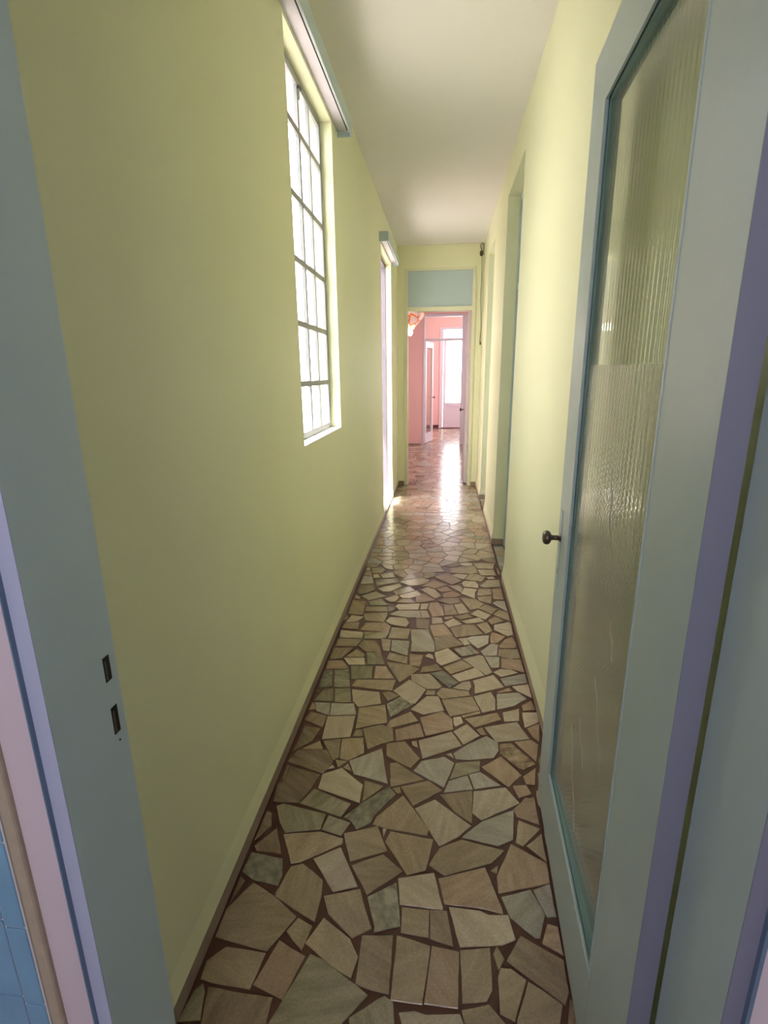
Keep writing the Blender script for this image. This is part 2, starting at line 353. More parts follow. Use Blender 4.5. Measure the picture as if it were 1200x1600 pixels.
# ---------------------------------------------------------------- flagstone floor
TRACED = (
    't -525,1001 -449,991 -394,1090 -474,1141 -554,1176 -604,1092 -603,1072 -603,1012;t -531,902 -462,900 -450,987 -564,991 -600,953 -597,908;w -372,887 '
    '-342,990 -423,1022 -457,911;t -355,1002 -343,1068 -388,1087 -411,1047;g -226,839 -216,855 -162,919 -293,987 -330,998 -393,834 -395,821;t -267,974 '
    '-211,952 -201,1003 -230,1046 -315,1095 -351,1022;t -474,1141 -339,1080 -338,1117 -337,1155 -344,1206 -420,1254 -455,1240 -476,1152;t -305,1105 '
    '-225,1048 -175,1079 -200,1131 -225,1190 -330,1156;d -555,827 -551,801 -398,817 -397,834 -399,890 -570,894;g -610,816 -557,824 -573,883 -586,902 '
    '-600,885 -607,850;t -198,940 -156,931 -110,926 -113,1068 -198,1059;g -194,842 -92,853 -91,867 -98,911 -120,923 -137,914 -202,867;G -168,1084 -168,1069 '
    '-96,1094 -103,1149 -106,1155 -117,1222 -201,1167;l -103,1155 -103,1155 23,1152 23,1157 -5,1264 -114,1235;t -94,1077 -16,1072 -16,1148 -95,1148;t '
    '-12,1069 52,1055 35,1151 -14,1148;t -106,914 -26,913 -10,1051 -103,1069;w -23,915 61,914 67,1044 -6,1051;t 72,927 132,937 148,961 150,1064 69,1049;l '
    '69,1056 185,1074 221,1091 210,1157 154,1151 131,1161 40,1163;w 26,1171 28,1170 141,1167 196,1158 193,1175 154,1300 9,1247;b 214,1150 275,1101 289,1102 '
    '314,1168 294,1221 284,1241 195,1208;b 297,1221 318,1161 345,1166 345,1264 292,1239;w 292,1089 342,1065 344,1138 315,1144;d 189,1034 323,949 338,979 '
    '341,1052 236,1104;t 157,1047 167,1009 187,1038 168,1069;t 163,991 162,914 196,902 236,995 200,1017 172,1016;t 201,905 196,881 291,891 300,905 317,950 '
    '240,992;l -68,853 78,868 76,881 65,904 -17,893 -46,898 -83,891;t 80,868 180,879 174,895 137,932 69,913;d 316,900 359,898 348,951 337,965;g -542,1398 '
    '-511,1358 -393,1385 -389,1448 -553,1478 -574,1465;g -390,1384 -319,1367 -296,1420 -378,1445;d -565,1380 -580,1432 -602,1439 -604,1320;d -583,1283 '
    '-499,1280 -543,1376 -596,1298;t -458,1250 -429,1258 -308,1336 -310,1356 -391,1376 -514,1352;l -306,1172 -234,1196 -311,1324 -391,1273;t -272,1274 '
    '-158,1326 -201,1417 -311,1376;t -202,1172 -155,1214 -102,1261 -169,1312 -265,1262;G -557,1184 -475,1173 -473,1210 -489,1263 -598,1275 -602,1207;d '
    '-581,1179 -601,1192 -601,1105;d -498,1487 -470,1555 -453,1628 -580,1659 -584,1582 -605,1567 -592,1483;d -583,1595 -586,1662 -594,1665 -593,1594;g '
    '-494,1486 -334,1441 -309,1501 -458,1558;G -297,1429 -271,1395 -226,1427 -220,1456 -150,1560 -179,1596 -273,1506 -323,1442;t -211,1453 -218,1422 '
    '-178,1412 -30,1395 -25,1420 -123,1559;l -182,1407 -176,1375 -167,1409 -178,1411;t -169,1359 -87,1248 -30,1271 -9,1384 -154,1401;l 11,1359 75,1404 '
    '119,1450 -7,1551 -78,1503;t -85,1514 21,1596 -32,1639 -136,1599;t 62,1504 122,1460 131,1607 10,1575;l 125,1504 154,1476 295,1564 297,1567 255,1635 '
    '135,1604;w 298,1588 347,1614 333,1655 282,1644;w 279,1504 351,1477 354,1590 326,1594 270,1535;t 261,1400 283,1387 351,1462 283,1491;t 295,1390 '
    '350,1339 352,1444;b 203,1380 254,1408 272,1532 156,1472 85,1402;t 28,1257 176,1316 221,1365 85,1393 11,1355 -22,1290;w 188,1274 187,1217 346,1268 '
    '349,1334 245,1393;t 189,1281 196,1310 171,1290;d -444,1635 -414,1697 -456,1766 -575,1754 -601,1685;t -472,1768 -497,1816 -560,1761;d -573,1766 '
    '-530,1813 -513,1893 -587,1902 -594,1745;t -506,1902 -507,1981 -585,2006 -599,1945;b -562,2013 -496,1987 -510,2076 -583,2074;b -493,1987 -372,2004 '
    '-397,2082 -504,2075;l -492,1827 -374,1852 -374,1994 -500,1978;t -419,1707 -397,1727 -410,1837 -483,1815;t -393,1721 -357,1713 -300,1763 -317,1854 '
    '-406,1837;t -391,1671 -359,1710 -409,1712;l -444,1632 -444,1561 -278,1508 -279,1594 -375,1672;b -322,1644 -186,1609 -230,1796 -353,1714;t -268,1515 '
    '-199,1595 -276,1616;t -174,1595 -49,1642 -162,1722 -189,1716;t -148,1567 -132,1571 -139,1598 -167,1589;t -207,1757 -135,1711 -104,1697 -69,1753 '
    '-140,1848 -214,1828;t -289,1783 -238,1822 -186,1847 -197,1924 -247,1945 -328,1911;t -359,1908 -226,1960 -249,2087 -368,2051;t -320,1862 -330,1906 '
    '-357,1900 -364,1857;t -208,1927 -181,1941 -88,1986 -126,2048 -216,1978 -226,1938;w -176,1848 -173,1846 -60,1884 -81,1970 -187,1916;t -567,2027 '
    '-585,2069 -595,2073 -599,2014;l -403,1670 -415,1686 -431,1661;t -334,1657 -355,1699 -371,1673;w -53,1892 65,1941 63,2015 17,2062 -83,2009;l -69,2033 '
    '26,2070 -2,2178 -57,2175 -128,2065;t 52,2029 190,2088 160,2189 14,2152;t 112,2028 192,2068 190,2082 104,2041;l 200,2071 260,2098 268,2181 252,2236 '
    '166,2192;b 269,2102 349,2135 416,2196 384,2244 278,2223;t 160,1966 279,2031 267,2077 118,2020;l 292,2019 358,2030 370,2118 291,2082;w 385,2105 '
    '441,2116 435,2186 385,2143;l 376,1984 444,2030 447,2098 380,2091;l 67,1980 76,1963 111,1993 101,2036 66,2024;l -61,1752 100,1844 59,1928 -81,1857;l '
    '106,1852 178,1915 127,1986 65,1931;w 182,1920 206,1922 191,1970 165,1951;l 243,1879 387,1912 348,2022 200,1971;b 72,1763 131,1766 224,1786 248,1829 '
    '251,1878 206,1914 127,1858 63,1795;l 67,1767 55,1798 34,1789;t -107,1827 -82,1815 -89,1854 -111,1850;W 254,1811 318,1739 334,1731 386,1767 306,1880 '
    '255,1871;w 391,1781 416,1883 391,1908 319,1889;w 402,1925 422,1899 445,2021 384,1981;w 267,1637 323,1703 255,1798 172,1731;b 26,1611 67,1742 26,1773 '
    '-65,1739 -93,1684;g 165,1710 169,1765 72,1742 46,1652;b 133,1613 115,1682 43,1645 26,1587;b 138,1614 239,1643 165,1705 120,1686;w 333,1659 366,1659 '
    '383,1746 327,1696;w 353,1600 352,1588 319,1593 299,1562;l -587,2698 -454,2704 -459,2775 -599,2789;t -592,2598 -473,2606 -452,2691 -594,2684;t '
    '-595,2455 -533,2471 -489,2590 -601,2579;t -413,2494 -412,2527 -465,2574 -513,2490;l -481,2412 -393,2420 -409,2489 -520,2478;w -595,2360 -480,2376 '
    '-480,2391 -521,2451 -602,2443;d -416,2556 -359,2555 -336,2425 -291,2430 -327,2564 -343,2621 -372,2680 -438,2680 -461,2610;g -384,2421 -336,2428 '
    '-359,2553 -406,2549;g -444,2280 -341,2295 -352,2411 -470,2400;w -330,2296 -227,2305 -281,2415 -337,2413;t -327,2208 -228,2202 -218,2295 -418,2278 '
    '-433,2220;G -594,2191 -529,2211 -557,2353 -601,2349;G -519,2203 -439,2211 -474,2371 -547,2354;g -498,2092 -519,2194 -566,2172 -593,2087;g -489,2085 '
    '-412,2088 -435,2202 -511,2190;l -406,2101 -372,2058 -269,2095 -289,2185 -426,2194;t -316,2577 -279,2568 -284,2700 -344,2708;b -272,2581 -175,2533 '
    '-174,2692 -277,2697;t -188,2716 -177,2841 -295,2851 -301,2718;t -172,2446 -174,2522 -278,2557 -289,2489;t -197,2272 -112,2390 -103,2406 -157,2442 '
    '-285,2457;g -441,2699 -316,2710 -300,2796 -453,2776;l -131,2107 -108,2113 -61,2227 -148,2304 -223,2200;G -232,2045 -216,2001 -189,2026 -117,2104 '
    '-182,2160 -243,2092;t -240,2117 -188,2164 -246,2194 -275,2178;d -566,2185 -599,2177 -599,2133;l -16,2482 12,2450 118,2527 47,2634 -27,2581;B 122,2553 '
    '220,2592 174,2675 77,2625;b 214,2644 275,2703 289,2804 185,2782 153,2753;l 141,2672 175,2690 154,2760 107,2749;t -26,2681 -21,2598 56,2641 138,2678 '
    '61,2796 -36,2755;b -161,2681 -160,2580 -27,2586 -29,2681 -62,2791 -67,2844 -177,2834;w -61,2859 -36,2761 79,2779 25,2923 -61,2900;t 92,2760 256,2814 '
    '208,2930 161,2928 59,2878;t 272,2816 314,2863 290,2977 224,2932;w 294,2785 291,2716 327,2714 385,2800 308,2845;w 340,2661 426,2669 436,2724 421,2795 '
    '381,2768 333,2684;b 244,2569 314,2579 331,2696 297,2711 227,2616;t 319,2574 380,2552 437,2557 437,2658 328,2648;w 325,2457 378,2447 440,2423 438,2546 '
    '335,2558;b 272,2452 314,2461 324,2563 244,2561;l 239,2381 273,2407 238,2566 216,2573 124,2522;t 59,2372 180,2453 121,2513 18,2433;l 101,2309 233,2378 '
    '191,2449 65,2362;B 53,2249 96,2299 18,2402 -45,2370;l -137,2295 -57,2231 -2,2239 16,2259 -48,2366 -146,2352;t 18,2407 -13,2461 -89,2428 -100,2371;l '
    '-31,2508 -38,2551 -59,2566 -81,2536;w -157,2437 -103,2427 -88,2547 -165,2551;l 316,2372 407,2419 373,2446 318,2446 279,2412;b 326,2293 440,2332 '
    '441,2413 309,2357;l 177,2283 173,2215 320,2284 277,2387 168,2324;l 148,2236 160,2268 155,2318 120,2310 68,2250;t 4,2174 19,2159 151,2197 145,2231 '
    '13,2250 -14,2198;t -20,2189 -18,2224 -57,2221 -66,2185;w 286,2232 355,2256 345,2282 281,2236;l 380,2254 441,2208 443,2318 359,2292;w -308,2785 '
    '-300,2862 -338,2915 -460,2898 -482,2801;t -499,2810 -500,2900 -587,2886 -598,2818;l -516,2910 -488,2978 -566,2995 -588,2892;t -498,3007 -504,3201 '
    '-600,3227 -594,3011;w -552,3239 -553,3267 -591,3314 -598,3249;d -557,3310 -471,3391 -488,3499 -598,3489 -586,3336;b -497,3522 -522,3654 -592,3657 '
    '-594,3506;w -528,3665 -546,3758 -586,3755 -591,3674;l -557,3776 -568,3840 -588,3838 -589,3773;t -531,3723 -455,3730 -434,3786 -462,3849 -555,3831;l '
    '-507,3621 -454,3642 -485,3701 -521,3698;t -436,3627 -344,3652 -377,3754 -471,3702;g -470,3484 -307,3563 -332,3627 -498,3596;l -490,3223 -378,3304 '
    '-460,3377 -550,3288;g -467,3144 -348,3161 -405,3252 -493,3202;t -489,3058 -338,3065 -357,3141 -493,3122;t -475,2926 -349,2914 -336,2998 -342,3052 '
    '-492,3020;l -408,3382 -353,3386 -282,3485 -304,3530 -458,3438;w -342,3216 -307,3219 -284,3290 -306,3339 -385,3260;l -303,2889 -206,2865 -191,2917 '
    '-215,2985 -319,2987 -339,2926;b -204,2991 -129,3004 -155,3094 -267,3090 -325,3023;l -268,3097 -145,3114 -138,3207 -286,3180 -300,3146;t -332,3059 '
    '-301,3094 -299,3126 -352,3148;l -259,3278 -206,3283 -133,3347 -166,3418 -290,3326;t -167,3211 -206,3276 -264,3264 -300,3206;t -305,3324 -178,3417 '
    '-226,3490 -341,3387;l -36,3291 7,3337 -39,3444 -98,3485 -146,3435;w 1,3410 83,3439 37,3512 -33,3460;l 145,3407 157,3491 124,3543 56,3522;w 19,3317 '
    '107,3332 149,3364 82,3432 13,3381;l 235,3315 240,3408 259,3477 172,3501 142,3400;l 167,3516 267,3501 274,3564 252,3627 180,3629 150,3578;t 78,3547 '
    '161,3627 38,3762 -53,3685;l 171,3653 207,3742 120,3769 80,3713;t 302,3623 338,3718 229,3787 178,3654;l 313,3513 428,3538 434,3667 349,3660 281,3541;w '
    '255,3359 354,3389 354,3493 269,3486;w 362,3319 428,3318 434,3515 366,3494;t 262,3283 336,3249 356,3375 248,3344;t 197,3132 255,3169 293,3238 240,3308 '
    '160,3322 136,3306;b 435,3128 432,3298 377,3293 348,3250;w 331,3088 376,3167 298,3225 246,3162;l 281,3006 324,3075 245,3143 195,3076;t 436,3002 '
    '435,3110 383,3155 336,3082;t 315,2940 397,3004 347,3059 296,2995;t 65,3211 131,3244 125,3319 25,3310 -18,3258;w -50,3017 25,3036 14,3154 -15,3231 '
    '-69,3219 -78,3133;t 31,3043 113,3062 82,3206 19,3207;l 118,3069 185,3099 148,3232 88,3213;t 127,2992 208,3029 173,3074 90,3030;l 162,2937 274,2982 '
    '246,3032 132,2975;l 33,2983 82,3011 74,3034 20,3012;l -48,2918 20,2936 9,3005 -53,3011;l 54,2883 138,2929 84,3006 23,2942;l 324,2880 398,2805 431,2824 '
    '436,2962 423,2984 331,2941;t -145,2854 -70,2844 -66,2980 -152,2978;b -152,2990 -120,2993 -136,3102 -158,3088;l -117,2993 -64,3004 -86,3100 -133,3102;l '
    '-131,3115 -87,3126 -78,3212 -129,3201;t -165,3224 -113,3229 -33,3270 -119,3377 -172,3358;t -105,3500 -42,3467 50,3537 -55,3626 -148,3481;t 71,3783 '
    '215,3768 281,3792 276,3939 69,3893;t 304,3750 424,3751 409,3875 286,3864;w 441,3770 487,3774 506,3920 432,3904;t 290,3883 407,3893 432,4019 253,4004;w '
    '357,3677 407,3682 393,3731 343,3710 '
)

def clip(poly, nx, ny, d):
    out = []
    for i in range(len(poly)):
        a, b = poly[i], poly[(i + 1) % len(poly)]
        da, db = a[0] * nx + a[1] * ny - d, b[0] * nx + b[1] * ny - d
        if da <= 0: out.append(a)
        if (da < 0) != (db < 0) and da != db:
            t = da / (da - db); out.append((a[0] + (b[0] - a[0]) * t, a[1] + (b[1] - a[1]) * t))
    return out

def inside(p, P):
    c = False
    for i in range(len(P)):
        a, b = P[i - 1], P[i]
        if (a[1] > p[1]) != (b[1] > p[1]) and p[0] < (b[0] - a[0]) * (p[1] - a[1]) / (b[1] - a[1]) + a[0]: c = not c
    return c

def area(P):
    return 0.5 * sum(P[i - 1][0] * P[i][1] - P[i][0] * P[i - 1][1] for i in range(len(P)))

stones = []
for rec in TRACED.strip().split(';'):
    w = rec.split()
    if len(w) < 4: continue
    P = [tuple(float(c) / 1000 for c in q.split(',')) for q in w[1:]]
    for nx, ny, d in ((-1, 0, 0.612), (1, 0, 0.450)):
        P = clip(P, nx, ny, d)
    if len(P) > 2: stones.append((w[0], P))
traced_polys = [P for _, P in stones]
# points along the traced stones keep the others off them
keep = []
for P in traced_polys:
    for i in range(len(P)):
        a, b = P[i - 1], P[i]
        n = max(1, int(math.dist(a, b) / 0.02))
        keep += [(a[0] + (b[0] - a[0]) * k / n, a[1] + (b[1] - a[1]) * k / n) for k in range(n)]

def grid_of(pts, cell=0.15):
    g = {}
    for i, p in enumerate(pts): g.setdefault((int(p[0] // cell), int(p[1] // cell)), []).append(i)
    return g

def around(g, pts, p, r, cell=0.15):
    k = int(r / cell) + 1
    cx, cy = int(p[0] // cell), int(p[1] // cell)
    for i in range(cx - k, cx + k + 1):
        for j in range(cy - k, cy + k + 1):
            for q in g.get((i, j), ()): yield pts[q]

kg = grid_of(keep)
def scatter(x0, x1, y0, y1, space, rnd):
    pts, g = [], {}
    for _ in range(int((x1 - x0) * (y1 - y0) / space ** 2 * 14)):
        p = (rnd.uniform(x0, x1), rnd.uniform(y0, y1))
        s = space * rnd.choice((0.75, 0.95, 1.0, 1.15))
        c = (int(p[0] // .15), int(p[1] // .15))
        if any(math.dist(p, q) < s for i in (-1, 0, 1) for j in (-1, 0, 1) for q in g.get((c[0] + i, c[1] + j), ())): continue
        pts.append(p); g.setdefault(c, []).append(p)
    return pts

def fill_stones(x0, x1, y0, y1, space, seed, gap):
    rnd = random.Random(seed)
    pts = scatter(x0, x1, y0, y1, space, rnd)
    ok = []
    for p in pts:
        near = list(around(kg, keep, p, 0.05))
        if near and min(math.dist(p, q) for q in near) < 0.022: continue
        if any(inside(p, P) for P in traced_polys if abs(P[0][0] - p[0]) < .4 and abs(P[0][1] - p[1]) < .4): continue
        ok.append(p)
    g = grid_of(ok)
    out = []
    for p in ok:
        P = [(x0, y0), (x1, y0), (x1, y1), (x0, y1)]
        wob = rnd.uniform(0.4, 1.5)
        for q in around(g, ok, p, 0.3):
            if q == p: continue
            dx, dy = q[0] - p[0], q[1] - p[1]
            l = math.hypot(dx, dy)
            if l > 0.45: continue
            dx /= l; dy /= l
            P = clip(P, dx, dy, p[0] * dx + p[1] * dy + l / 2 - gap * wob)
            if len(P) < 3: break
        for q in around(kg, keep, p, 0.2):
            dx, dy = q[0] - p[0], q[1] - p[1]
            l = math.hypot(dx, dy)
            if l > 0.2 or l < 1e-6: continue
            dx /= l; dy /= l
            P = clip(P, dx, dy, p[0] * dx + p[1] * dy + l - 0.009)
            if len(P) < 3: break
        if len(P) > 2 and area(P) > 0.0006:
            # drop very short edges so the outlines stay chunky
            Q = []
            for v in P:
                if not Q or math.dist(v, Q[-1]) > 0.012: Q.append(v)
            if len(Q) > 2: out.append((rnd.choice('tttllwwgbbd'), Q, p))
    return out

filler = fill_stones(XL + .011, XR - .011, 0.72, YE - .01, 0.112, 3, 0.0028)
filler += fill_stones(XR + .004, 0.545, R1[0] + .01, R1[1] - .01, 0.10, 5, 0.003)
filler += fill_stones(XR + .004, 0.545, R2[0] + .01, R2[1] - .01, 0.10, 6, 0.003)
far_filler = fill_stones(-0.95, 0.95, YE + .005, HY1, 0.125, 9, 0.002)
far_filler += fill_stones(-0.55, 0.95, HY1 + .005, FY - .01, 0.125, 10, 0.002)

floor = boxes('floor', [(-1.5, 1.9, YN0, FY + .15, -0.12, -0.0035)], M_mortar, kind='structure')

def rough_outline(P, rnd, step=0.03, amp=0.0011):
    Q = []
    for i in range(len(P)):
        a, b = P[i], P[(i + 1) % len(P)]
        n = max(1, int(math.dist(a, b) / step))
        for k in range(n):
            t = k / n
            j = amp if k else amp * 0.5
            Q.append((a[0] + (b[0] - a[0]) * t + rnd.uniform(-j, j), a[1] + (b[1] - a[1]) * t + rnd.uniform(-j, j)))
    return Q

def slab(bm, P, z, rnd, tilt=0.0025, mi=0):
    cx = sum(p[0] for p in P) / len(P); cy = sum(p[1] for p in P) / len(P)
    tx, ty = rnd.uniform(-tilt, tilt), rnd.uniform(-tilt, tilt)
    def h(p): return z + (p[0] - cx) * tx + (p[1] - cy) * ty
    top = []
    for p in P:
        l = max(math.dist(p, (cx, cy)), 1e-4); s = max(0.5, 1 - 0.0012 / l)
        q = (cx + (p[0] - cx) * s, cy + (p[1] - cy) * s)
        top.append(bm.verts.new((q[0], q[1], h(q))))
    mid = [bm.verts.new((p[0], p[1], h(p) - 0.0010)) for p in P]
    bot = [bm.verts.new((p[0], p[1], -0.0045)) for p in P]
    n = len(P)
    f = [bm.faces.new(top)]
    for a, b in ((mid, top), (bot, mid)):
        for i in range(n): f.append(bm.faces.new((a[i], a[(i + 1) % n], b[(i + 1) % n], b[i])))
    for q in f: q.material_index = mi

rs = random.Random(21)
parts = [(c, P) for c, P in stones]
rest = sorted(filler, key=lambda s: s[2][1])
n_more = 298 - len(parts)
parts += [(c, P) for c, P, _ in rest[:n_more]]
for c, P in parts:
    bm = bmesh.new()
    slab(bm, rough_outline(P, rs), rs.uniform(-0.0006, 0.0003), rs)
    link('flagstone', bm, STONE[c], floor)
keys = list(STONE)
bm = bmesh.new()
for c, P, _ in rest[n_more:] + far_filler:
    slab(bm, P, rs.uniform(-0.0006, 0.0003), rs, 0.002, keys.index(c))
link('distant_flagstones', bm, [STONE[k] for k in keys], floor, 'stuff')

# ---------------------------------------------------------------- skirtings
H = 0.056
def skirt(name, b, m=M_base):
    return boxes(name, [b], m, kind='structure', bev=0.0015)
KL, KR = .010, .014
skirt('baseboard_left', (XL, XL + KL, YN, LD[0] + .19, 0, H))
skirt('baseboard_left', (XL, XL + KL, LD[1], YE, 0, H))
skirt('baseboard_right', (XR - KR, XR, YN, R1[0], 0, H))
skirt('baseboard_right', (XR - KR, XR, R1[1] - .007, R2[0], 0, H))
skirt('baseboard_right', (XR - KR, XR, R2[1] - .007, YE, 0, H))
skirt('baseboard_recess', (XR, 0.55, R1[1] - .007, R1[1], 0, H))
skirt('baseboard_recess', (XR, 0.55, R2[1] - .007, R2[1], 0, H))
skirt('baseboard_back', (XL + KL, OX0 - .035, YE - .007, YE, 0, H))
skirt('baseboard_back', (OX1 + .035, XR - KR, YE - .007, YE, 0, H))
def fillet(xw, xo, y0, y1, top):
    """sloping plaster strip between skirting and wall"""
    bm = bmesh.new()
    a = [bm.verts.new(p) for p in ((xw, y0, H), (xo, y0, H), (xw, y0, top), (xw, y1, H), (xo, y1, H), (xw, y1, top))]
    for q in ((0, 1, 2), (3, 5, 4), (0, 3, 4, 1), (1, 4, 5, 2), (2, 5, 3, 0)): bm.faces.new([a[k] for k in q])
    link('trim_plaster', bm, M_wall, kind='structure')
fillet(XL, XL + KL, YN, LD[0], .12)
fillet(XL, XL + KL, LD[1], YE, .12)
fillet(XR, XR - KR, YN, R1[0], .15)
fillet(XR, XR - KR, R1[1], R2[0], .15)
fillet(XR, XR - KR, R2[1], YE, .15)
skirt('baseboard_hall', (-1.15, HX0 - .05, HY0 - .01, HY0, 0, 0.02))
skirt('baseboard_far', (-1.35, FX0 - .05, FY - .012, FY, 0, 0.09), M_redbase)

# ---------------------------------------------------------------- near doorway and its open glazed door
door = empty('door_1', (0.33, 0.66, 0), kind='structure')
door['label'] = 'pale blue door with tall ribbed glass pane standing open against right wall'
DH = 2.30
boxes('jamb', [(JX0 - .022, JX0, YN0, YN, 0, DH)], M_blue, door, bev=0.0015)
boxes('jamb', [(JX1, JX1 + .022, YN0, YN, 0, DH)], M_blue, door, bev=0.0015)
boxes('jamb_edge', [(JX0 - .022, JX0, YN0 - .001, YN0, 0, DH)], M_lilacblue, door)
boxes('jamb_edge', [(JX1, JX1 + .022, YN0 - .001, YN0, 0, DH)], M_edge, door)
boxes('door_head', [(JX0, JX1, YN0, YN, DH - .03, DH)], M_blue, door)
for i, (ya, yb, za, zb) in enumerate(((0.620, 0.634, 1.062, 1.102), (0.620, 0.634, 0.972, 1.018))):
    s = boxes('strike_slot', [(JX0 - .001, JX0 + .0006, ya, yb, za, zb)], M_black, door)  # dark plate on the jamb in place of the slot's inner shade
    boxes('strike_lip', [(JX0 - .001, JX0 + .0015, ya + .002, ya + .005, za + .003, zb - .006)], M_brass, door)
bm = bmesh.new(); lathe(bm, [(-.001, .0018), (.0008, .0018)], (JX0, 0.629, 0.957), (1, 0, 0), 8)
link('screw_hole', bm, M_black, door)

HX, HYY = 0.328, 0.664
FXx, FYy = 0.3680, 1.612
u = Vector((FXx - HX, FYy - HYY, 0)); DW = u.length; u.normalize()
nrm = Vector((-u.y, u.x, 0))     # towards the corridor
def D(p):                         # p: (along the leaf, out of the face, height)
    q = Vector((HX, HYY, 0)) + u * p[0] + nrm * p[1]
    return (q.x, q.y, p[2])
T0, T1 = 0.198, DW - 0.150        # glass opening
GZ0, GZ1 = 0.225, 2.118
TK = 0.035
Z0, Z1 = 0.008, 2.255
def dbox(name, bs, mat, parent=door, bev=0.0):
    return boxes(name, bs, mat, parent, bev=bev, T=D)
dbox('door_stile', [(0, T0, -TK, 0, Z0, Z1)], M_blue, bev=0.0015)
dbox('door_stile', [(T1, DW, -TK, 0, Z0, Z1)], M_blue, bev=0.0015)
dbox('hinge_edge', [(-.0012, 0, -TK, 0, Z0, Z1)], M_edge)
dbox('door_rail', [(T0, T1, -TK, 0, Z0, GZ0)], M_blue)
dbox('door_rail', [(T0, T1, -TK, 0, GZ1, Z1)], M_blue)
# glazing bead: two steps around the pane
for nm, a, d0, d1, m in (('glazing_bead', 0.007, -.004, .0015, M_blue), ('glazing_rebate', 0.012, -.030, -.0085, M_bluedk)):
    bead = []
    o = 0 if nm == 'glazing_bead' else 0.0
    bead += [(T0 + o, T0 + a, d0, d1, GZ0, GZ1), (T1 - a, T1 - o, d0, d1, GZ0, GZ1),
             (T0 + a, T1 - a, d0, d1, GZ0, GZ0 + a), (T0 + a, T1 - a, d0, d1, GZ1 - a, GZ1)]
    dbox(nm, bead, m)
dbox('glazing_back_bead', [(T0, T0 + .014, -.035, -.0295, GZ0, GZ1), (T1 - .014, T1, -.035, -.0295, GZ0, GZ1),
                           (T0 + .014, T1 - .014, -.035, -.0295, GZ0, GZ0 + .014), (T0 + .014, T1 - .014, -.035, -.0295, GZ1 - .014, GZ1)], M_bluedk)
# ribbed pane: shallow flutes on the corridor face, flat behind
bm = bmesh.new()
pitch = 0.022; n = int((T1 - T0) / pitch * 12)
fr, bk = [], []
for i in range(n + 1):
    t = T0 + (T1 - T0) * i / n
    lean = 0.0150 * ((t - T0) / (T1 - T0) - 0.5)      # pane turned in its rebate to steer its reflection
    w = -0.0200 + lean + 0.00022 * math.cos(2 * PI * (t - T0) / pitch)
    fr.append([bm.verts.new(D((t, w, z))) for z in (GZ0, GZ1)])
    bk.append([bm.verts.new(D((t, -0.0245 + lean, z))) for z in (GZ0, GZ1)])
for i in range(n):
    a = bm.faces.new((fr[i][0], fr[i + 1][0], fr[i + 1][1], fr[i][1])); a.smooth = True
    bm.faces.new((bk[i + 1][0], bk[i][0], bk[i][1], bk[i + 1][1]))
pane = link('glass_pane', bm, M_ribglass, door)
# adhesive film on the lower two thirds of the pane
bm = bmesh.new()
nx_, nz_ = 324, 40
g = []
for i in range(nx_ + 1):
    t = T0 + .002 + (T1 - T0 - .004) * i / nx_
    row = []
    for j in range(nz_ + 1):
        z = GZ0 + (1.510 - GZ0) * j / nz_ + (0.006 * i / nx_ if j == nz_ else 0)
        w = -0.0194 + 0.0150 * ((t - T0) / (T1 - T0) - 0.5) + 0.0003 * noise.noise(Vector((t * 6, z * 4, 0))) + 0.00008 * math.cos(2 * PI * (t - T0) / pitch) * min(1, max(0.15, (z - 0.7) * 2))
        row.append(bm.verts.new(D((t, w, z))))
    g.append(row)
for i in range(nx_):
    for j in range(nz_):
        f = bm.faces.new((g[i][j], g[i + 1][j], g[i + 1][j + 1], g[i][j + 1])); f.smooth = True
fl_ = link('adhesive_film', bm, M_film, door)
fl_['label'] = 'milky textured film on the lower pane'
# creases of the film
for k, (t0, z0, t1, z1) in enumerate(((.50, 1.30, .47, 1.14), (.66, 1.02, .70, .90), (.46, .80, .36, .62), (.62, .55, .50, .30), (.56, .62, .48, .52), (.40, .98, .36, .90))):
    bm = bmesh.new()
    pts = [D((t0 + (t1 - t0) * s / 8 + .006 * math.sin(s * 1.3 + k), -0.0186 + 0.0150 * ((t0 + (t1 - t0) * s / 8 - T0) / (T1 - T0) - 0.5), z0 + (z1 - z0) * s / 8)) for s in range(9)]
    tube(bm, pts, 0.0007, 5)
    link('film_crease', bm, M_crease, door)
# knob, plate
kv = DW - 0.040
kn = bmesh.new()
lathe(kn, [(0.0, .013), (.003, .013), (.004, .0085), (.020, .0075), (.028, .009), (.031, .0165), (.036, .0215), (.044, .0225), (.051, .019), (.054, .011), (.0545, .001)], D((kv, 0, 1.003)), nrm, 28)
ko = link('door_knob', kn, M_brass, door, smooth=True)
ko['label'] = 'round aged bronze knob'
bm = bmesh.new(); box(bm, kv - .011, kv + .011, 0, .0018, .838, 1.092, .0006, D)
link('lock_plate', bm, M_blue, door)
bm = bmesh.new(); box(bm, kv - .002, kv + .002, .0018, .0022, .885, .905, 0, D)
link('key_hole', bm, M_black, door)

# bathroom side of the near wall: plaster margin, tile edge, blue tiles
boxes('trim_1', [(-0.578 + .012, JX0 - .024, YN0 - .002, YN0 + .014, 0, 2.5)], M_plaster, kind='structure', bev=.002)
boxes('trim_2', [(JX1 + .027, 0.47, YN0 - .002, YN0 + .014, 0, 2.5)], M_plaster, kind='structure', bev=.002)
boxes('trim_3', [(JX0 - .024, JX0 - .0218, YN0 - .008, YN0 + .012, 0, 2.5)], M_slate, kind='structure')
boxes('trim_4', [(JX1 + .0218, JX1 + .027, YN0 - .008, YN0 + .012, 0, 2.5)], M_slate, kind='structure')
boxes('trim_5', [(-0.584, -0.566, YN0 - .010, YN0 + .013, 0, 2.0)], M_groutbeige, kind='structure', bev=.004)
tw = boxes('wall_tiled', [(-1.3, -0.584, YN0 - .010, YN0 + .012, 0, 2.0)], M_grout, kind='structure')
